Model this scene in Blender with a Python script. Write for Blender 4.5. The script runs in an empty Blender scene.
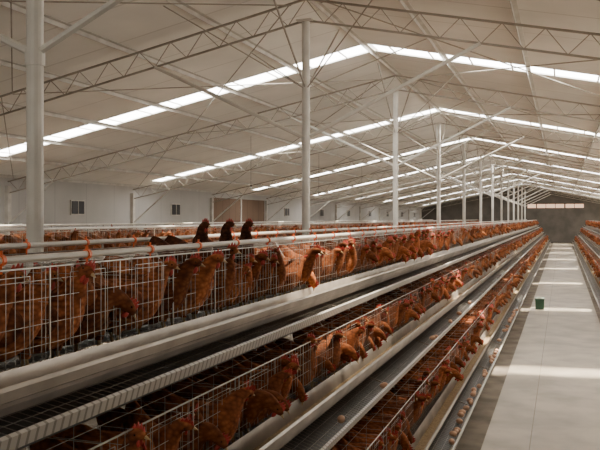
import bpy, math, random
from mathutils import Vector, Matrix
random.seed(7)
C = bpy.context.scene.collection
H = 2.2            # camera height
XR = -3.05         # ridge x
ZR = H + 2.87      # ridge z
SL = 0.209
XL, XRW = -12.26, 6.15
YN, YF = -3.0, 70.0
def roofz(x): return ZR - SL*abs(x-XR)

# ------------------------------------------------------------ materials
def mat(name, col, rough=0.6, metal=0.0, col2=None, scale=8.0, bump=0.0, rnd=0.0, detail=4.0, spec=0.5):
    m = bpy.data.materials.new(name); m.use_nodes = True
    nt = m.node_tree; N = nt.nodes; Lk = nt.links
    b = N['Principled BSDF']
    b.inputs['Roughness'].default_value = rough
    b.inputs['Metallic'].default_value = metal
    b.inputs['Specular IOR Level'].default_value = spec
    tc = N.new('ShaderNodeTexCoord')
    nz = N.new('ShaderNodeTexNoise'); nz.inputs['Scale'].default_value = scale; nz.inputs['Detail'].default_value = detail
    Lk.new(tc.outputs['Object'], nz.inputs['Vector'])
    cr = N.new('ShaderNodeValToRGB')
    c2 = col2 if col2 else tuple(c*0.8 for c in col)
    cr.color_ramp.elements[0].position = 0.35; cr.color_ramp.elements[1].position = 0.65
    cr.color_ramp.elements[0].color = (*c2, 1); cr.color_ramp.elements[1].color = (*col, 1)
    Lk.new(nz.outputs['Fac'], cr.inputs['Fac'])
    out = cr.outputs['Color']
    if rnd:
        oi = N.new('ShaderNodeObjectInfo')
        mr = N.new('ShaderNodeMapRange'); mr.inputs['To Min'].default_value = 1-rnd; mr.inputs['To Max'].default_value = 1+rnd
        Lk.new(oi.outputs['Random'], mr.inputs['Value'])
        hs = N.new('ShaderNodeHueSaturation'); Lk.new(out, hs.inputs['Color']); Lk.new(mr.outputs[0], hs.inputs['Value'])
        out = hs.outputs['Color']
    Lk.new(out, b.inputs['Base Color'])
    if bump:
        bp = N.new('ShaderNodeBump'); bp.inputs['Strength'].default_value = bump; bp.inputs['Distance'].default_value = 0.01
        Lk.new(nz.outputs['Fac'], bp.inputs['Height']); Lk.new(bp.outputs[0], b.inputs['Normal'])
    return m
def striped(name, col, dark, axis, period, duty, rough=0.6, metal=0.0, noise=0.1):
    m = bpy.data.materials.new(name); m.use_nodes = True
    nt = m.node_tree; N = nt.nodes; Lk = nt.links; b = N['Principled BSDF']
    b.inputs['Roughness'].default_value = rough; b.inputs['Metallic'].default_value = metal
    tc = N.new('ShaderNodeTexCoord'); sx = N.new('ShaderNodeSeparateXYZ'); Lk.new(tc.outputs['Object'], sx.inputs[0])
    d = N.new('ShaderNodeMath'); d.operation = 'DIVIDE'; d.inputs[1].default_value = period; Lk.new(sx.outputs[axis], d.inputs[0])
    f = N.new('ShaderNodeMath'); f.operation = 'FRACT'; Lk.new(d.outputs[0], f.inputs[0])
    l = N.new('ShaderNodeMath'); l.operation = 'LESS_THAN'; l.inputs[1].default_value = duty; Lk.new(f.outputs[0], l.inputs[0])
    nz = N.new('ShaderNodeTexNoise'); nz.inputs['Scale'].default_value = 1.3; Lk.new(tc.outputs['Object'], nz.inputs['Vector'])
    mx0 = N.new('ShaderNodeMixRGB'); mx0.inputs[1].default_value = (*col,1); mx0.inputs[2].default_value = (*[c*(1-noise*2.5) for c in col],1); Lk.new(nz.outputs['Fac'], mx0.inputs[0])
    mx = N.new('ShaderNodeMixRGB'); mx.inputs[2].default_value = (*dark,1); Lk.new(l.outputs[0], mx.inputs[0]); Lk.new(mx0.outputs[0], mx.inputs[1])
    Lk.new(mx.outputs[0], b.inputs['Base Color'])
    return m
def feather(name, c_hi, c_mid, c_lo, rnd):
    """scalloped plumage: stretched voronoi cells, tinted per bird"""
    m = bpy.data.materials.new(name); m.use_nodes = True
    nt=m.node_tree; N=nt.nodes; Lk=nt.links; b=N['Principled BSDF']
    b.inputs['Roughness'].default_value=.85; b.inputs['Specular IOR Level'].default_value=.08
    tc=N.new('ShaderNodeTexCoord'); mp=N.new('ShaderNodeMapping'); mp.inputs['Scale'].default_value=(1,.55,1); Lk.new(tc.outputs['Object'],mp.inputs[0])
    v=N.new('ShaderNodeTexVoronoi'); v.inputs['Scale'].default_value=60; Lk.new(mp.outputs[0],v.inputs['Vector'])
    nz=N.new('ShaderNodeTexNoise'); nz.inputs['Scale'].default_value=7; nz.inputs['Detail'].default_value=5; Lk.new(tc.outputs['Object'],nz.inputs['Vector'])
    ad=N.new('ShaderNodeMath'); ad.operation='MULTIPLY_ADD'; ad.inputs[1].default_value=-.32; Lk.new(v.outputs['Distance'],ad.inputs[0]); Lk.new(nz.outputs['Fac'],ad.inputs[2])
    cr=N.new('ShaderNodeValToRGB'); e=cr.color_ramp.elements; e[0].position=.14; e[0].color=(*c_lo,1); e[1].position=.60; e[1].color=(*c_hi,1); x=e.new(.38); x.color=(*c_mid,1)
    Lk.new(ad.outputs[0],cr.inputs[0])
    oi=N.new('ShaderNodeObjectInfo'); mr=N.new('ShaderNodeMapRange'); mr.inputs['To Min'].default_value=1-rnd; mr.inputs['To Max'].default_value=1+rnd; Lk.new(oi.outputs['Random'],mr.inputs['Value'])
    hs=N.new('ShaderNodeHueSaturation'); Lk.new(cr.outputs[0],hs.inputs['Color']); Lk.new(mr.outputs[0],hs.inputs['Value']); Lk.new(hs.outputs[0],b.inputs['Base Color'])
    bp=N.new('ShaderNodeBump'); bp.inputs['Strength'].default_value=.6; bp.inputs['Distance'].default_value=.006; Lk.new(ad.outputs[0],bp.inputs['Height']); Lk.new(bp.outputs[0],b.inputs['Normal'])
    return m
M_roof = striped('ceiling_sheet', (.96,.93,.86), (.68,.65,.59), 1, 1.1, 0.03, .7)
M_wall = striped('wall_sheet', (.50,.485,.455), (.36,.35,.33), 1, 1.36, 0.02, .8)
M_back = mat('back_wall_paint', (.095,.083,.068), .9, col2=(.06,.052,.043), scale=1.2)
M_floor = mat('floor_concrete', (.26,.215,.16), .9, col2=(.15,.12,.09), scale=3, bump=.3)
M_walk = mat('walkway_concrete', (.50,.43,.335), .45, col2=(.32,.27,.205), scale=1.7, bump=.10, detail=10)
M_joint = mat('floor_joint', (.30,.26,.20), .8)
M_steel = mat('painted_steel', (.60,.57,.51), .55, col2=(.46,.43,.38), scale=5)
M_truss = mat('truss_steel', (.37,.33,.27), .6, col2=(.28,.25,.20), scale=4)
M_col = mat('white_column_paint', (.70,.665,.595), .5, col2=(.56,.53,.47), scale=3)
M_wire = mat('galvanised_wire', (.43,.40,.35), .35, metal=.5, col2=(.29,.265,.23), scale=12)
M_trough = mat('galvanised_trough', (.45,.395,.335), .38, metal=.4, col2=(.27,.235,.195), scale=3.5, detail=10)
M_feed = mat('feed_meal', (.34,.24,.13), 1, col2=(.23,.16,.085), scale=60, bump=.6)
M_lip = striped('slotted_tray_lip', (.58,.54,.48), (.25,.225,.19), 1, 0.045, 0.3, .45)
M_board = mat('dark_manure_board', (.045,.038,.033), .35, col2=(.028,.024,.02), scale=4)
M_pipe = mat('white_water_pipe', (.70,.65,.57), .4, col2=(.56,.51,.44), scale=3)
M_orange = mat('orange_plastic', (.90,.17,.04), .4)
M_egg = mat('brown_eggshell', (.68,.40,.25), .5, col2=(.58,.32,.19), rnd=.12)
M_feather = feather('hen_feathers', (.46,.165,.058), (.26,.080,.028), (.085,.028,.013), .45)
M_wing = feather('hen_wing_feathers', (.38,.13,.046), (.20,.060,.023), (.06,.020,.010), .45)
M_dfeather = feather('dark_hen_feathers', (.16,.055,.025), (.085,.029,.014), (.025,.010,.006), .2)
M_flock = mat('distant_hen_feathers', (.40,.145,.055), .8, col2=(.12,.040,.018), scale=6, spec=.1)
M_comb = mat('red_comb', (.46,.045,.028), .6)
M_beak = mat('horn_beak', (.50,.34,.16), .4)
M_leg = mat('yellow_leg', (.50,.35,.16), .6)
M_eye = mat('dark_eye', (.01,.008,.006), .15)
M_green = mat('green_plastic', (.04,.11,.065), .5)
M_white = mat('grey_green_lid', (.22,.28,.22), .5)
M_pad = striped('brown_cooling_pad', (.19,.12,.078), (.10,.065,.042), 1, 0.6, 0.06, .9)
M_glass = mat('dark_window_glass', (.03,.03,.032), .6)
M_bulb = mat('bulb_glass', (.8,.8,.75), .2)
def emis(name, col, s, tr):
    m = bpy.data.materials.new(name); m.use_nodes = True
    nt = m.node_tree; N = nt.nodes; N.clear()
    o = N.new('ShaderNodeOutputMaterial'); e = N.new('ShaderNodeEmission'); e.inputs[0].default_value = (*col,1); e.inputs[1].default_value = s
    t = N.new('ShaderNodeBsdfTransparent'); mx = N.new('ShaderNodeMixShader'); mx.inputs[0].default_value = tr
    nt.links.new(e.outputs[0], mx.inputs[1]); nt.links.new(t.outputs[0], mx.inputs[2]); nt.links.new(mx.outputs[0], o.inputs[0])
    return m
M_sky = emis('translucent_skylight', (1,.98,.94), 20.0, .5)
M_sunpanel = emis('added_sun_panel', (1,.96,.88), 6.0, .42)  # for the added roof opening above the frame
M_gab = emis('gable_opening_glow', (1,.60,.38), 1.6, .05)

# ------------------------------------------------------------ mesh builder
class MB:
    def __init__(s): s.v=[]; s.f=[]; s.m=[]; s.mats=[]
    def mi(s, m):
        if m not in s.mats: s.mats.append(m)
        return s.mats.index(m)
    def rod(s, p, q, r, n=4, mt=None, r2=None):
        p=Vector(p); q=Vector(q); d=(q-p).normalized()
        a = Vector((0,0,1)) if abs(d.z)<.9 else Vector((1,0,0))
        u=d.cross(a).normalized(); w=d.cross(u); b=len(s.v); k=s.mi(mt); r2 = r if r2 is None else r2
        for c,rr in ((p,r),(q,r2)):
            for i in range(n):
                t=2*math.pi*(i+.5)/n
                s.v.append(c+u*rr*math.cos(t)+w*rr*math.sin(t))
        for i in range(n):
            j=(i+1)%n; s.f.append((b+i,b+n+i,b+n+j,b+j)); s.m.append(k)
        s.f.append(tuple(b+i for i in range(n))); s.m.append(k)
        s.f.append(tuple(b+n+i for i in reversed(range(n)))); s.m.append(k)
    def box(s, c, sz, mt, R=None, taper=1):
        b=len(s.v); k=s.mi(mt); c=Vector(c)
        for dx in(-.5,.5):
            for dy in(-.5,.5):
                for dz in(-.5,.5):
                    tp=taper if dz<0 else 1
                    v=Vector((dx*sz[0]*tp,dy*sz[1]*tp,dz*sz[2]))
                    if R: v=R@v
                    s.v.append(c+v)
        for f in ((0,1,3,2),(4,6,7,5),(0,4,5,1),(2,3,7,6),(0,2,6,4),(1,5,7,3)):
            s.f.append(tuple(b+i for i in f)); s.m.append(k)
    def strip(s, prof, y0, y1, mt, th=0.004):
        k=s.mi(mt); n=len(prof); b=len(s.v)
        off=[]
        for i,(x,z) in enumerate(prof):
            a=prof[max(i-1,0)]; c=prof[min(i+1,n-1)]
            t=Vector((c[0]-a[0],c[1]-a[1])).normalized(); off.append((x+t.y*th, z-t.x*th))
        loop=list(prof)+off[::-1]; m=len(loop)
        for y in (y0,y1):
            for x,z in loop: s.v.append(Vector((x,y,z)))
        for i in range(m):
            j=(i+1)%m; s.f.append((b+i,b+j,b+m+j,b+m+i)); s.m.append(k)
        for i in range(n-1):
            s.f.append((b+i,b+m-1-i,b+m-2-i,b+i+1)); s.m.append(k)
            s.f.append((b+m+i,b+m+i+1,b+m+m-2-i,b+m+m-1-i)); s.m.append(k)
    def loft(s, sp, seg, mt, caps=True):
        k=s.mi(mt); b=len(s.v); n=len(sp)
        P=[Vector(p[:3]) for p in sp]
        for i in range(n):
            T=(P[min(i+1,n-1)]-P[max(i-1,0)]).normalized()
            S=Vector((1,0,0)); S=(S-T*T.dot(S)).normalized(); U=S.cross(T)
            for j in range(seg):
                a=2*math.pi*j/seg
                s.v.append(P[i]+S*sp[i][3]*math.cos(a)+U*sp[i][4]*math.sin(a))
        for i in range(n-1):
            for j in range(seg):
                q=(j+1)%seg
                s.f.append((b+i*seg+j,b+i*seg+q,b+(i+1)*seg+q,b+(i+1)*seg+j)); s.m.append(k)
        s.f.append(tuple(b+j for j in reversed(range(seg)))); s.m.append(k)
        s.f.append(tuple(b+(n-1)*seg+j for j in range(seg))); s.m.append(k)
    def mesh(s, name, smooth=False):
        me=bpy.data.meshes.new(name); me.from_pydata([tuple(v) for v in s.v],[],s.f)
        for m in s.mats: me.materials.append(m)
        me.polygons.foreach_set('material_index', s.m)
        if smooth: me.polygons.foreach_set('use_smooth',[True]*len(s.f))
        me.update(); return me
    def obj(s, name, smooth=False, **k): return add(name, s.mesh(name,smooth), **k)
def add(name, me, loc=(0,0,0), rz=0, sc=1, label=None, cat=None, group=None, kind=None, parent=None):
    o=bpy.data.objects.new(name, me); C.objects.link(o)
    o.location=loc; o.rotation_euler=(0,0,rz)
    if sc!=1: o.scale=(sc,sc,sc)
    if label: o['label']=label
    if cat: o['category']=cat
    if group: o['group']=group
    if kind: o['kind']=kind
    if parent: o.parent=parent
    return o

# ------------------------------------------------------------ room shell
b=MB(); b.box((( XL+XRW)/2,(YN+YF)/2,-.05),(XRW-XL+.4,YF-YN+.4,.1),M_floor)
b.obj('floor',kind='structure',label='stained brown concrete floor under the cage rows',cat='floor')
b=MB(); b.box((.01,(YN+YF)/2,.015),(1.46,YF-YN,.03),M_walk)
walk=b.obj('aisle_walkway',label='worn concrete walkway slab between cage rows',cat='walkway')
b=MB(); b.box((-.29,(YN+YF)/2,.031),(.008,YF-YN,.003),M_joint)
b.obj('floor_joint_strip',parent=walk)
ez=roofz(XL)
b=MB(); b.box((XL-.06,(YN+YF)/2,ez/2),(.12,YF-YN,ez),M_wall)
b.obj('wall_left',kind='structure',label='pale panelled side wall',cat='wall')
ezr=roofz(XRW)
YO=7.2  # open band beyond this point is added to brighten ceiling and cage fronts
b=MB(); b.box((XRW+.06,(YN+YF)/2,.45),(.12,YF-YN,.9),M_wall); b.box((XRW+.06,(YN+YF)/2,ezr-.14),(.12,YF-YN,.28),M_wall)
b.box((XRW+.06,(YN+YO)/2,ezr/2),(.12,YO-YN,ezr),M_wall)
y=3.87
while y<YF: b.box((XRW+.06,y,ezr/2),(.12,.2,ezr),M_wall); y+=5.45/2
b.obj('wall_right',kind='structure',label='pale side wall with an open band added for light',cat='wall')
b=MB(); k=b.mi(M_back)
def wquad(x0,x1,z0a,z0b,z1a,z1b,ya=YF,th=.12):
    i=len(b.v)
    for y in (ya,ya+th):
        b.v += [Vector((x0,y,z0a)),Vector((x1,y,z0b)),Vector((x1,y,z1b)),Vector((x0,y,z1a))]
    for f in ((0,1,2,3),(7,6,5,4),(0,4,5,1),(1,5,6,2),(2,6,7,3),(3,7,4,0)):
        b.f.append(tuple(i+q for q in f)); b.m.append(k)
oa,ob_,oz0,oz1=-2.9,1.8,H+.88,H+1.22
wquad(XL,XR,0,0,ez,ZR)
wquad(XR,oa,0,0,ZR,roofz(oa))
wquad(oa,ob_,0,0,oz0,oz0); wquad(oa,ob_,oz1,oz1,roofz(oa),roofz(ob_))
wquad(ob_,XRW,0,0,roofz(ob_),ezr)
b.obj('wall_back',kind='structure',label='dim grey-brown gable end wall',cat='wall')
fa,fb,fz0,fz1=-6.2,1.2,2.75,3.95  # opening added behind the camera to light the near column and ceiling
b=MB(); k=b.mi(M_wall); F=YN-.12
wquad(XL,fa,0,0,ez,roofz(fa),F); wquad(fa,fb,0,0,fz0,fz0,F)
wquad(fa,XR,fz1,fz1,roofz(fa),ZR,F); wquad(XR,fb,fz1,fz1,ZR,roofz(fb),F); wquad(fb,XRW,0,0,roofz(fb),ezr,F)
b.obj('wall_front',kind='structure',label='pale gable end wall with a high opening added for light',cat='wall')
b=MB(); b.box(((oa+ob_)/2,YF+.06,(oz0+oz1)/2),(ob_-oa,.02,oz1-oz0),M_gab)
for i,wd in enumerate((.07,.10,.05,.05,.12,.05,.07)): b.box((oa+(i+.0)*(ob_-oa)/6,YF+.03,(oz0+oz1)/2),(wd,.04,oz1-oz0),M_back)
b.obj('window_1',kind='structure',label='long warm-toned ventilation opening in the gable',cat='window')
SKY=[12.46+7.7*i for i in range(8)]; SW=.56; XS0=XL+.75
def piece(mb, xa, xb, ya, yb, mt, z_off=0, th=.05):
    i=len(mb.v); k=mb.mi(mt)
    for dz in (0,th):
        for x,y in ((xa,ya),(xb,ya),(xb,yb),(xa,yb)): mb.v.append(Vector((x,y,roofz(x)+z_off+dz)))
    for f in ((0,3,2,1),(4,5,6,7),(0,1,5,4),(1,2,6,5),(2,3,7,6),(3,0,4,7)):
        mb.f.append(tuple(i+q for q in f)); mb.m.append(k)
b=MB(); edges=[YN]+[e for y in SKY for e in (y-SW/2,y+SW/2)]+[YF+.2]
ex=(-1.75,-.35,6.0,7.9)  # roof opening added out of view to drop a sun patch on the hens
piece(b,XL-.2,XS0,YN,YF+.2,M_roof)
for a in range(0,len(edges),2):
    y0,y1=edges[a],edges[a+1]
    piece(b,XS0,XR,y0,y1,M_roof)
    if a==0:
        piece(b,XR,XRW+.2,y0,ex[2],M_roof); piece(b,XR,XRW+.2,ex[3],y1,M_roof)
        piece(b,XR,ex[0],ex[2],ex[3],M_roof); piece(b,ex[1],XRW+.2,ex[2],ex[3],M_roof)
    else: piece(b,XR,XRW+.2,y0,y1,M_roof)
b.obj('ceiling',kind='structure',label='cream panelled underside of the pitched roof',cat='ceiling')
n=2
for y in SKY:
    for xa,xb in ((XS0,XR-.08),(XR+.08,XRW+.2)):
        b=MB(); piece(b,xa,xb,y-SW/2,y+SW/2,M_sky,.02,.004)
        x=xa+.3
        while x<xb-.1:
            b.box((x,y,roofz(x)+.012),(.025,SW,.015),M_steel); x+=.64
        b.obj('window_%d'%n,kind='structure',label='translucent white roof skylight strip',cat='skylight'); n+=1
b=MB(); piece(b,ex[0],ex[1],ex[2],ex[3],M_sunpanel,.02,.004)
b.obj('window_%d'%n,kind='structure',label='unseen roof panel added to let sun onto the hens',cat='skylight'); n+=1

def along(name, x, z, w, h, mt, lab, cat, grp):
    b=MB(); 
    b.box((x,(YN+YF)/2,z),(w,YF-YN,h*.12),mt); b.box((x-w/2+w*.06,(YN+YF)/2,z-h/2),(w*.12,YF-YN,h),mt)
    return b.obj(name,label=lab,cat=cat,group=grp)
for i in range(-7,8):
    x=XR+i*1.28
    if x<XL or x>XRW: continue
    along('roof_purlin',x,roofz(x)-.012,.06,.06,M_steel,'thin galvanised purlin running under the roof','purlin','roof purlins')
TY=[9.08+5.45*i for i in range(-2,12)]; TY[1]=3.87
TY=[t for t in TY if t>YN+.3 and t<YF-.3]
def truss_mesh():
    b=MB()
    for sgn,xe in ((-1,XL),(1,XRW)):
        Lx=abs(xe-XR)
        P=lambda d,dz: Vector((XR+sgn*d,0,ZR-SL*d-dz))
        b.rod(P(0,.11),P(Lx-.05,.11),.018,4,M_truss); b.rod(P(0,.38),P(Lx-.05,.38),.017,4,M_truss)
        nn=int(Lx/.24); st=(Lx-.1)/nn
        for i in range(nn):
            a,c=(.11,.38) if i%2==0 else (.38,.11)
            b.rod(P(i*st,a),P((i+1)*st,c),.0065,4,M_truss)
        b.rod(Vector((XR,0,H+1.0)),P(2.15,.38),.025,6,M_col)
        b.rod(P(Lx-.08,1.1),P(Lx-1.3,.38),.022,5,M_steel)
    return b.mesh('roof_truss')
tm=truss_mesh()
b=MB()
b.rod((0,0,0),(0,0,ZR-.38),.051,16,M_col); b.box((0,0,.008),(.24,.24,.016),M_col); b.rod((0,0,H+.93),(0,0,H+1.03),.060,16,M_col)
b.box((0,0,ZR-.39),(.2,.2,.015),M_col)
cm=b.mesh('roof_column')
b=MB()
b.box((0,0,ez/2-.1),(.1,.12,ez-.2),M_steel); b.box((0,0,.01),(.16,.2,.02),M_steel); pm=b.mesh('wall_pilaster')
bb=MB()
for y in (1,-1):
    bb.rod((0,0,ZR-1.25),(0,y*1.5,ZR-.15),.012,5,M_truss)
    bb.rod((0,0,ZR-1.25),(-1.3,y*1.3,ZR-.15-1.3*SL),.008,5,M_truss); bb.rod((0,0,ZR-1.25),(1.3,y*1.3,ZR-.15-1.3*SL),.008,5,M_truss)
bm=bb.mesh('column_brace')
for t in TY:
    add('roof_truss',tm,(0,t,0),label='pitched lattice steel roof truss with diagonal webbing',cat='roof truss',group='roof trusses')
    c=add('roof_column',cm,(XR,t,0),label='white painted steel pipe column under the ridge',cat='column',group='ridge columns')
    add('column_brace',bm,parent=c)
    add('wall_pilaster',pm,(XL+.05,t,0),label='grey steel upright against the side wall',cat='pilaster',group='wall uprights')
for i in range(1,len(TY)-1):
    ya,yb=TY[i],TY[i+1]
    for xa,xb,dz in ((XR-.2,XR-4.5,.10),(XR-4.5,XR-.2,.13),(XR-4.7,XR-9.0,.10),(XR+.2,XR+4.5,.10),(XR+4.5,XR+.2,.13)):
        b=MB(); b.rod((xa,ya,roofz(xa)-dz),(xb,yb,roofz(xb)-dz),.009,5,M_truss)
        b.obj('bracing_rod',label='thin diagonal steel bracing rod under the roof',cat='bracing rod',group='roof bracing rods')
wb=MB(); wb.box((0,0,0),(.04,.60,.40),M_steel); wb.box((.025,0,0),(.012,.54,.34),M_glass); wb.box((.034,0,0),(.01,.02,.34),M_steel); wm=wb.mesh('wall_vent_window')
for i in range(len(TY)-1):
    yc=(TY[i]+TY[i+1])/2
    off=804*12.26/(yc*.9455+12.26*.326)
    x=562-off
    if 205<x<262:
        b=MB()
        for q in (-1,1):
            b.box((XL+.02,yc+q*1.3,H-.12),(.04,2.5,1.75),M_pad)
        b.box((XL+.04,yc,H-.15),(.05,.08,1.8),M_steel)
        b.obj('window_%d'%n,kind='structure',label='brown cooling pad panel set in the side wall',cat='cooling pad'); n+=1
    else:
        add('window_%d'%n,wm,(XL+.02,yc,H+.28),kind='structure',label='small dark vent window in the side wall',cat='window'); n+=1

# ------------------------------------------------------------ cages
L=2.0
UF=[.40,.77,1.19]
FZ=[.67,1.235,1.835]; CT=[.48,.44,.44]; TD=[.06,.10,.10]; TT=[.10,.115,.115]
def tier(k):
    fz=H-FZ[k]
    return dict(u=UF[k], f=fz, t=fz+CT[k], d=TD[k], h=TT[k])
def wires_front(b,k):
    t=tier(k); u,f,z=t['u'],t['f'],t['t']; r=.00115
    nn=40
    for i in range(nn+1): b.rod((u,i*L/nn,f+.0),(u,i*L/nn,z),r,4,M_wire)
    for zz in (f+.18,f+.26,z-.12,z-.05): b.rod((u,0,zz),(u,L,zz),r*1.1,4,M_wire)
    b.rod((u,0,z),(u,L,z),.0038,5,M_wire)
    for c in range(4):
        y0=c*.5+.125; y1=c*.5+.375
        for a,bb_ in (((u+.005,y0,f+.15),(u+.005,y0,z-.03)),((u+.005,y1,f+.15),(u+.005,y1,z-.03)),((u+.005,y0,z-.03),(u+.005,y1,z-.03))):
            b.rod(a,bb_,.0016,4,M_wire)
def wires_top(b,k):
    t=tier(k); u,z=t['u'],t['t']; r=.0012
    for i in range(10): b.rod((u-.38,(i+.5)*L/10,z),(u,(i+.5)*L/10,z),r,4,M_wire)
    for i in range(1,4): b.rod((u-.38+.12*(i-1),0,z),(u-.38+.12*(i-1),L,z),r,4,M_wire)
def wires_floor(b,k):
    t=tier(k); u,f,d=t['u'],t['f'],t['d']; r=.0014
    for i in range(41): 
        b.rod((u-.38,i*L/41+.01,f+.04),(u,i*L/41+.01,f-.02),r,4,M_wire); b.rod((u,i*L/41+.01,f-.02),(u+.24,i*L/41+.01,f-d),r,4,M_wire)
    for i in range(8): b.rod((u-.38+.055*i,0,f+.04-.0085*i),(u-.38+.055*i,L,f+.04-.0085*i),r,4,M_wire)
    for i in range(4): 
        zz=f-.02-(d-.02)*(.06*i+.05)/.24
        b.rod((u+.06*i+.05,0,zz),(u+.06*i+.05,L,zz),r,4,M_wire)
def wires_div1(b,k,y):
    t=tier(k); u,f,z=t['u'],t['f'],t['t']; r=.0013
    for i in range(6): b.rod((u-.38,y,f+.06+i*(z-f-.06)/6),(u,y,f+.06+i*(z-f-.06)/6),r,4,M_wire)
    for i in range(4): b.rod((u-.38+i*.12,y,f+.03),(u-.38+i*.12,y,z),r,4,M_wire)
    b.rod((u,y,f),(u,y,z),.0035,4,M_wire)
parts=[('front_grid',wires_front),('top_grid',wires_top),('floor_grid',wires_floor)]
CM={}
for k in range(3):
    full=MB(); d={}
    for nme,fn in parts:
        fn(full,k); q=MB(); fn(q,k); d[nme]=q.mesh(nme)
    for y in (0,.5,1,1.5): wires_div1(full,k,y)
    q=MB(); wires_div1(q,k,0); d['partition_grid']=q.mesh('partition_grid')
    CM[k]=(full.mesh('battery_cage'),d)
def cage(xc,s,k,y,near,grp):
    lab=['top-tier','middle-tier','bottom-tier'][k]+' galvanised wire hen cage with egg tray'
    if s<0: rz=math.pi; loc=(xc,y+L,0)
    else: rz=0; loc=(xc,y,0)
    if near:
        e=add('battery_cage',None,loc,rz,label=lab,cat='hen cage',group=grp); e.empty_display_size=.2
        for nme in CM[k][1]:
            if nme=='partition_grid':
                for q in range(4): add(nme,CM[k][1][nme],(0,q*.5,0),parent=e)
            else: add(nme,CM[k][1][nme],parent=e)
    else: add('battery_cage',CM[k][0],loc,rz,label=lab,cat='hen cage',group=grp)
def long_parts(xc,s,k,y0,y1,grp):
    t=tier(k); u,f,d,h=t['u'],t['f'],t['d'],t['h']; X=lambda q: xc+s*q
    prof=[(X(u+.012),f+h+.02),(X(u+.03),f+.03),(X(u+.055),f-.005),(X(u+.095),f-.005),(X(u+.120),f+.03),(X(u+.124),f+.045),(X(u+.132),f+.05),(X(u+.140),f+h),(X(u+.152),f+h+.007),(X(u+.158),f+h-.008)]
    b=MB(); b.strip(prof,y0,y1,M_trough,.003*s)
    tr=b.obj('feed_trough',label='long galvanised sheet feed trough along the cage fronts',cat='feed trough',group=grp)
    b=MB(); b.strip([(X(u+.028),f+.045),(X(u+.07),f+.04),(X(u+.118),f+.047)],y0,y1,M_feed,.004); b.obj('feed_meal',parent=tr)
    b=MB(); b.strip([(X(u+.22),f-d-.012),(X(u+.262),f-d),(X(u+.275),f-d+.045),(X(u+.262),f-d+.05)],y0,y1,M_lip,.003*s)
    b.obj('egg_tray_lip',label='white slotted rail edging the egg tray',cat='egg tray rail',group=grp+' rails')
    b=MB(); b.strip([(X(u-.38),f-.0),(X(u+.0),f-.075),(X(u+.20),f-d-.035)],y0,y1,M_board,.004)
    b.obj('manure_board',label='dark plastic manure board beneath a cage tier',cat='board',group=grp+' boards')
def frame_mesh(front, back):
    b=MB(); r=.014
    b.rod((0,0,0),(0,0,H-.16),r,4,M_trough)
    for s,ts in ((1,front),(-1,back)):
        for k in range(ts):
            t=tier(k)
            b.rod((0,0,t['f']-.0),(s*t['u'],0,t['f']-.035),.01,4,M_trough)
            b.rod((s*t['u'],0,t['f']-.035),(s*(t['u']+.26),0,t['f']-t['d']-.02),.008,4,M_trough)
            b.rod((s*t['u'],0,t['f']-.04),(s*t['u'],0,t['t']),.005,4,M_trough)
        b.rod((0,0,H-.2),(s*1.2,0,0),r,4,M_trough) if ts==3 else b.rod((s*.38,0,H-.7),(s*.38,0,0),r,4,M_trough)
    return b.mesh('cage_stand')
FM=frame_mesh(3,1); FMR=frame_mesh(3,0) ; FM1=frame_mesh(1,1)
R1=-2.30; RR=2.21; R2=-6.9; R3=-10.6
Y1=64.0
def row(xc,s,tiers,y0,near_y,grp):
    for k in tiers:
        y=y0
        while y<Y1-.1:
            cage(xc,s,k,y,y<near_y,grp); y+=L
        long_parts(xc,s,k,y0,Y1,grp)
row(R1,1,(0,1,2),0,12,'front cage row')
row(R1,-1,(0,),0,0,'rear side of front cage row')
row(RR,-1,(0,1,2),12,0,'cage row across the aisle')
row(R2,1,(0,),4,0,'second cage row')
row(R3,1,(0,),10,0,'third cage row')
for xc,m,y0,rz,nm in ((R1,FM,0,0,'front'),(RR,FMR,12,math.pi,'opposite'),(R2,FM1,4,0,'second'),(R3,FM1,10,0,'third')):
    y=y0
    while y<=Y1:
        add('cage_stand',m,(xc,y,0),rz,label='steel A-frame stand carrying stepped hen cages',cat='cage stand',group=nm+' row stands'); y+=L
def pipe(x,z,y0,y1,r,clips,lab):
    b=MB(); b.rod((x,y0,z),(x,y1,z),r,12,M_pipe)
    o=b.obj('water_pipe',smooth=False,label=lab,cat='water pipe')
    q=MB(); q.rod((0,-.009,0),(0,.009,0),r+.006,12,M_orange); q.rod((0,0,r*.6),(0,0,r+.02),.006,6,M_orange); q.rod((0,0,0),(.0,0,-.05),.005,6,M_orange)
    cmh=q.mesh('pipe_clip')
    for i in range(clips): add('pipe_clip',cmh,(x,y0+2.26+i*.53,z),parent=o)
pipe(R1+.37,H-.155,0,Y1,.015,40,'white plastic water pipe with orange clips over cages')
pipe(R1-.37,H-.145,0,Y1,.015,30,'white plastic water pipe with orange clips over cages')
pipe(R2+.37,H-.15,4,Y1,.02,0,'white plastic water pipe over the second row')
pipe(R3+.37,H-.15,10,Y1,.02,0,'white plastic water pipe over the third row')
bp_=MB()
bp_.rod((0,0,-.035),(0,0,.0),.006,4,M_wire); hm=bp_.mesh('pipe_bracket')
for o in [o for o in C.objects if o.name.startswith('water_pipe')][:2]:
    me=o.data; x=me.vertices[0].co.x
    x=R1+(.37 if x>R1 else -.37); z=H-.15
    for y in range(0,40,2): add('pipe_bracket',hm,(x,y+.02,z),parent=o)

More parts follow.
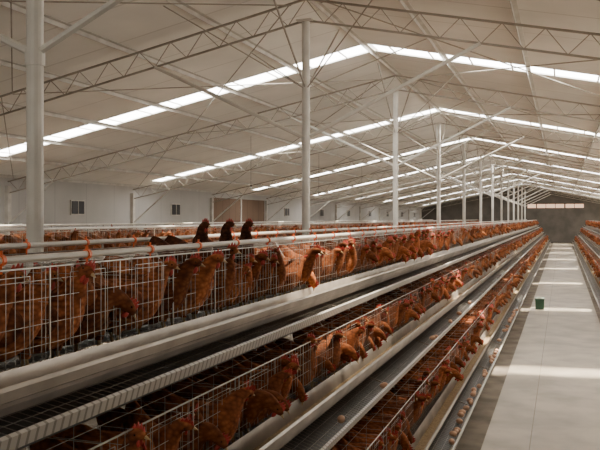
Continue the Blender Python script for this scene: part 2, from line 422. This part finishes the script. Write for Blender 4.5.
# ------------------------------------------------------------ hens
def cat_rom(pts,sub=2):
    out=[]
    n=len(pts)
    for i in range(n-1):
        p0=pts[max(i-1,0)];p1=pts[i];p2=pts[i+1];p3=pts[min(i+2,n-1)]
        for j in range(sub):
            t=j/sub
            out.append(tuple(.5*((2*b_)+(-a+c)*t+(2*a-5*b_+4*c-d)*t*t+(-a+3*b_-3*c+d)*t**3) for a,b_,c,d in zip(p0,p1,p2,p3)))
    out.append(pts[-1]); return out
TAIL=[(0,-.265,.345,.007,.030),(0,-.240,.325,.020,.052),(0,-.195,.280,.042,.074),(0,-.145,.238,.068,.086),(0,-.085,.208,.088,.098),(0,-.02,.192,.097,.106),(0,.04,.190,.096,.108),(0,.09,.205,.085,.098)]
POSES={
 'up':[(0,.125,.235,.070,.080),(0,.147,.272,.053,.058),(0,.155,.308,.042,.045),(0,.158,.340,.032,.035),(0,.163,.366,.026,.028),(0,.179,.384,.024,.025),(0,.199,.386,.019,.020),(0,.215,.380,.009,.010)],
 'feed':[(0,.128,.218,.072,.080),(0,.160,.236,.056,.061),(0,.190,.244,.044,.048),(0,.219,.242,.035,.038),(0,.243,.228,.028,.030),(0,.263,.208,.024,.025),(0,.277,.192,.018,.019),(0,.287,.178,.009,.010)],
 'turn':[(.004,.125,.235,.070,.080),(.014,.144,.270,.053,.058),(.028,.154,.303,.042,.045),(.042,.160,.332,.032,.035),(.054,.168,.352,.026,.028),(.070,.180,.362,.024,.024),(.087,.190,.360,.019,.019),(.100,.196,.354,.009,.009)],
 'turn2':[(-.004,.125,.235,.070,.080),(-.014,.147,.266,.053,.058),(-.028,.164,.292,.042,.045),(-.040,.180,.315,.032,.035),(-.052,.194,.330,.026,.027),(-.068,.208,.336,.024,.024),(-.085,.218,.332,.019,.019),(-.098,.223,.325,.009,.009)],
 'fwd':[(0,.128,.230,.070,.080),(0,.155,.260,.054,.060),(0,.176,.286,.043,.046),(0,.193,.310,.033,.036),(0,.208,.330,.026,.028),(0,.226,.342,.024,.024),(0,.245,.342,.019,.019),(0,.259,.335,.009,.010)],
 'tall':[(0,.120,.240,.070,.080),(0,.132,.290,.054,.058),(0,.134,.335,.043,.047),(0,.134,.380,.034,.037),(0,.137,.415,.028,.030),(0,.152,.436,.025,.026),(0,.172,.440,.019,.020),(0,.188,.434,.009,.010)],
 'low':[(0,.128,.205,.074,.082),(0,.158,.205,.058,.062),(0,.186,.196,.046,.049),(0,.212,.178,.037,.039),(0,.230,.155,.029,.031),(0,.240,.130,.024,.026),(0,.245,.112,.018,.019),(0,.247,.096,.009,.010)],
}
def hen_parts(pose):
    sp=TAIL+POSES[pose]
    MF,MW=(M_dfeather,M_dfeather) if pose=='tall' else (M_feather,M_wing)
    hd=Vector(sp[-3][:3]); tip=Vector(sp[-1][:3]); F=(tip-Vector(sp[-2][:3])*0.5-Vector(sp[-3][:3])*0.5).normalized()
    S=(Vector((1,0,0))-F*F.x).normalized(); U=S.cross(F)
    P={}
    b=MB(); b.loft(cat_rom(sp,2),14,MF); P['body']=b
    b=MB(); b.rod(tip-F*.004,tip+F*.022-U*.006,.0085,6,M_beak,.001); P['beak']=b
    b=MB(); k=b.mi(M_comb)
    ys=[-.026,-.020,-.012,-.006,.003,.008,.015,.020,.027,.029]; zs=[.012,.036,.026,.047,.031,.048,.030,.037,.019,.008]
    base=hd+F*.004
    top=[base+F*y+U*z for y,z in zip(ys,zs)]; bot=[base+F*y+U*.008 for y in ys]
    for sx in (.006,-.006):
        i=len(b.v)
        b.v+= [p+S*sx*.5 for p in top]+[p+S*sx for p in bot]; nn=len(ys)
        for j in range(nn-1):
            f=(i+j,i+j+1,i+nn+j+1,i+nn+j); b.f.append(f if sx>0 else f[::-1]); b.m.append(k)
    nn=len(ys)
    for j in range(nn-1): b.f.append((j,2*nn+j,2*nn+j+1,j+1)); b.m.append(k)
    P['comb']=b
    for nme,sx in (('wattle',-1),('wattle.001',1)):
        b=MB()
        o=hd+F*.016-U*.012+S*sx*.009
        b.loft([(*(o),.002,.003),(*(o-U*.010),.004,.009),(*(o-U*.021),.004,.009),(*(o-U*.030),.001,.003)],8,M_comb)
        P[nme]=b
    for nme,sx in (('eye',1),('eye.001',-1)):
        b=MB(); o=hd+F*.004+U*.005+S*sx*.0205
        b.rod(o-S*sx*.004,o+S*sx*.004,.005,8,M_eye,.003); P[nme]=b
    for nme,sx in (('wing',1),('wing.001',-1)):
        b=MB()
        w=[(sx*.072,.085,.215,.006,.012),(sx*.089,.06,.212,.014,.044),(sx*.096,.01,.208,.014,.066),(sx*.093,-.05,.214,.013,.064),(sx*.080,-.11,.232,.011,.048),(sx*.060,-.165,.255,.008,.030),(sx*.040,-.215,.280,.003,.008)]
        b.loft(cat_rom(w,2),10,MW); P[nme]=b
    for nme,sx in (('leg',1),('leg.001',-1)):
        b=MB(); b.rod((sx*.042,-.005,.15),(sx*.042,-.015,.075),.036,8,MF,.016); b.rod((sx*.042,-.015,.085),(sx*.042,.0,.012),.0075,6,M_leg,.006)
        for a in (-.5,0,.5): b.rod((sx*.042,0,.009),(sx*.042+.045*math.sin(a),.045*math.cos(a),.005),.0055,5,M_leg,.003)
        b.rod((sx*.042,0,.009),(sx*.042,-.022,.005),.005,5,M_leg,.003); P[nme]=b
    return P
HP={}; HF={}
for p in POSES:
    pr=hen_parts(p); d={}
    full=MB()
    for nme,b in pr.items():
        d[nme]=b.mesh('hen_'+nme.split('.')[0],smooth=nme.split('.')[0] in('body','wing','wattle'))
        o=len(full.v); full.v+=b.v
        mp=[full.mi(m) for m in b.mats]
        full.f+=[tuple(i+o for i in f) for f in b.f]; full.m+=[mp[i] for i in b.m]
    HP[p]=d; HF[p]=full.mesh('hen',smooth=True)
LAB={'up':'russet brown hen standing upright inside a wire cage','feed':'russet brown hen reaching its head down to the trough','turn':'russet brown hen with its head turned to one side','turn2':'russet brown hen glancing sideways through the wires','fwd':'russet brown hen stretching its neck forward','tall':'dark brown hen stretching its neck above the cage top','low':'russet brown hen bending its head low in the cage'}
NH=0
def hen(pose,x,y,z,rz,sc,near,grp):
    global NH
    NH+=1
    if near:
        o=add('hen',HP[pose]['body'],(x,y,z),rz,sc,label=LAB[pose],cat='hen',group=grp)
        for nme,me in HP[pose].items():
            if nme!='body': add(nme.split('.')[0],me,parent=o)
    else: o=add('hen',HF[pose],(x,y,z),rz,sc,label=LAB[pose],cat='hen',group=grp)
    return o
def low(pose):
    sp=TAIL+POSES[pose]; sp=[sp[i] for i in (0,2,4,6,7,9,11,13,15)]
    b=MB(); b.loft(sp,6,M_flock)
    h=Vector(sp[-2][:3]); b.rod(h+Vector((0,-.015,.01)),h+Vector((0,.0,.045)),.007,4,M_comb,.005)
    for sx in(-.04,.04): b.rod((sx,0,.12),(sx,0,0),.009,3,M_leg)
    return b
LOW={p:low(p) for p in POSES}
flock=MB()
def low_hen(pose,x,y,z,rz,sc):
    R=Matrix.Translation((x,y,z))@Matrix.Rotation(rz,4,'Z')@Matrix.Scale(sc,4)
    b=LOW[pose]; o=len(flock.v); flock.v+=[R@v for v in b.v]; mp=[flock.mi(m) for m in b.mats]
    flock.f+=[tuple(i+o for i in f) for f in b.f]; flock.m+=[mp[i] for i in b.m]
names=['up','turn','turn2','fwd','low','feed','up','turn','fwd','feed']
def fill(xc,s,k,y0,y1,step,indiv_to,near_to,grp,scm=1.0):
    t=tier(k); y=y0+.1
    while y<y1:
        yy=y+random.uniform(-.02,.02)
        base=-math.pi/2 if s>0 else math.pi/2
        rz=base+random.choice([0,.25,-.25,.45,-.5,.9,-.8])*random.uniform(.5,1)
        p=random.choice(names); sc=scm*(1.14 if k==0 else 1.08)*random.uniform(.86,1.04)
        u=t['u']-random.uniform(.15,.22)
        if p=='feed': u=t['u']-random.uniform(.14,.23); rz=base+random.uniform(-.4,.4)
        if p=='low': u=t['u']-.22; rz=base+random.uniform(-.35,.35)
        if p=='fwd': u=t['u']-random.uniform(.16,.25); rz=base+random.uniform(-.4,.4)
        zf=t['f']+.012; stp=step
        if k==0 and s>0 and y<4.3 and xc==R1:
            sc=random.uniform(1.14,1.26); stp=.215
            rz=base+random.choice([1.2,-1.1,.6,-.6,.9,.2])
            u=t['u']-.18
            if p in ('up','turn') and sc>1.2: p='fwd'
        if y<indiv_to: hen(p,xc+s*u,yy,zf,rz,sc,y<near_to,grp)
        else: low_hen(p,xc+s*u,yy,zf,rz,sc*1.02)
        y+=stp*random.uniform(.88,1.15)
fill(R1,1,0,1.6,Y1,.155,13.5,8,'hens in the top cage tier')
fill(R1,1,1,2.4,Y1,.138,13,7,'hens in the middle cage tier')
fill(R1,1,2,4.2,Y1,.138,13.5,7.5,'hens in the bottom cage tier')
fill(R1,-1,0,1.8,Y1,.22,6,0,'hens on the rear side of the row',.9)
for k in range(3): fill(RR,-1,k,13,Y1,.15,0,0,'')
fill(R2,1,0,4.2,Y1,.19,6,0,'hens in the second row')
fill(R3,1,0,10.2,Y1,.24,0,0,'')
for y,x,rz in ((4.50,-2.36,-1.75),(4.86,-2.38,-1.3),(5.20,-2.36,-1.6)):
    hen('tall',x,y,H-.52,rz,1.08,True,'hens standing taller than the cage top')
print('hens',NH)
flock.obj('hen_flock',label='rows of brown hens filling the distant cages',cat='hens',kind='stuff')
b=MB(); b.loft([(0,-.029,0,.004,.004),(0,-.024,0,.014,.014),(0,-.012,0,.0205,.0205),(0,.002,0,.022,.022),(0,.016,0,.018,.018),(0,.026,0,.010,.010),(0,.030,0,.003,.003)],12,M_egg); em=b.mesh('egg',True)
for k,y0,y1,nn in ((1,3.6,14,7),(2,4.5,16,80)):
    t=tier(k); used=[]
    for _ in range(nn):
        c=random.choice([y0+(y1-y0)*q/9 for q in range(10)])
        y=c+random.gauss(0,.4)
        if y<y0 or any(abs(y-q)<.07 for q in used): continue
        used.append(y)
        q=t['u']+random.choice([.222,.205,.19])
        add('egg',em,(R1+q,y,t['f']-.02-(t['d']-.02)*(q-t['u'])/.24+.0265),random.uniform(0,3.1),1.18,label='brown egg resting on the wire egg tray',cat='egg',group='eggs on the cage trays')
b=MB(); b.box((0,0,.12),(.20,.28,.24),M_green,taper=.97); b.box((0,0,.235),(.22,.30,.02),M_green)
for q in (-.06,0,.06): b.box((q,-.142,.12),(.014,.014,.20),M_green)
bo=b.obj('plastic_box',loc=(-.50,19.0,.03),label='small dark green plastic box with a dull lid on the walkway',cat='box')
b=MB(); b.box((0,0,.255),(.21,.29,.022),M_white,taper=1.04); b.box((0,0,.27),(.08,.12,.012),M_white)
b.obj('lid',parent=bo,label='grey-green plastic lid')
b=MB(); b.rod((0,0,.10),(0,0,1.3),.004,5,M_eye); b.rod((0,0,.05),(0,0,.11),.018,10,M_eye)
b.loft([(0,0,0,.004,.004),(0,0,.01,.022,.022),(0,0,.03,.031,.031),(0,0,.05,.024,.024),(0,0,.07,.014,.014)],12,M_bulb); lm=b.mesh('hanging_bulb')
for y in (17.2,22.7,28.1):
    for x in (-7.2,): 
        add('hanging_bulb',lm,(x,y,roofz(x)-1.3),label='bare light bulb hanging on a cord from the roof',cat='light bulb',group='hanging bulbs')

# ------------------------------------------------------------ light, world, camera
w=bpy.data.worlds.new('w'); bpy.context.scene.world=w; w.use_nodes=True
w.node_tree.nodes['Background'].inputs[0].default_value=(1,.94,.85,1); w.node_tree.nodes['Background'].inputs[1].default_value=4.9
sd=bpy.data.lights.new('sun','SUN'); sd.energy=110; sd.angle=math.radians(4); sd.color=(1,.89,.72)
so=bpy.data.objects.new('sun',sd); C.objects.link(so)
so.rotation_euler=Vector((-.35,-.27,-1)).to_track_quat('-Z','Y').to_euler()
cd=bpy.data.cameras.new('camera'); co=bpy.data.objects.new('camera',cd); C.objects.link(co)
cd.sensor_width=36; cd.lens=45.6; cd.shift_y=-7/600; cd.clip_end=300
co.location=(0,0,H); co.rotation_euler=(math.pi/2,0,math.radians(19.02))
bpy.context.scene.camera=co
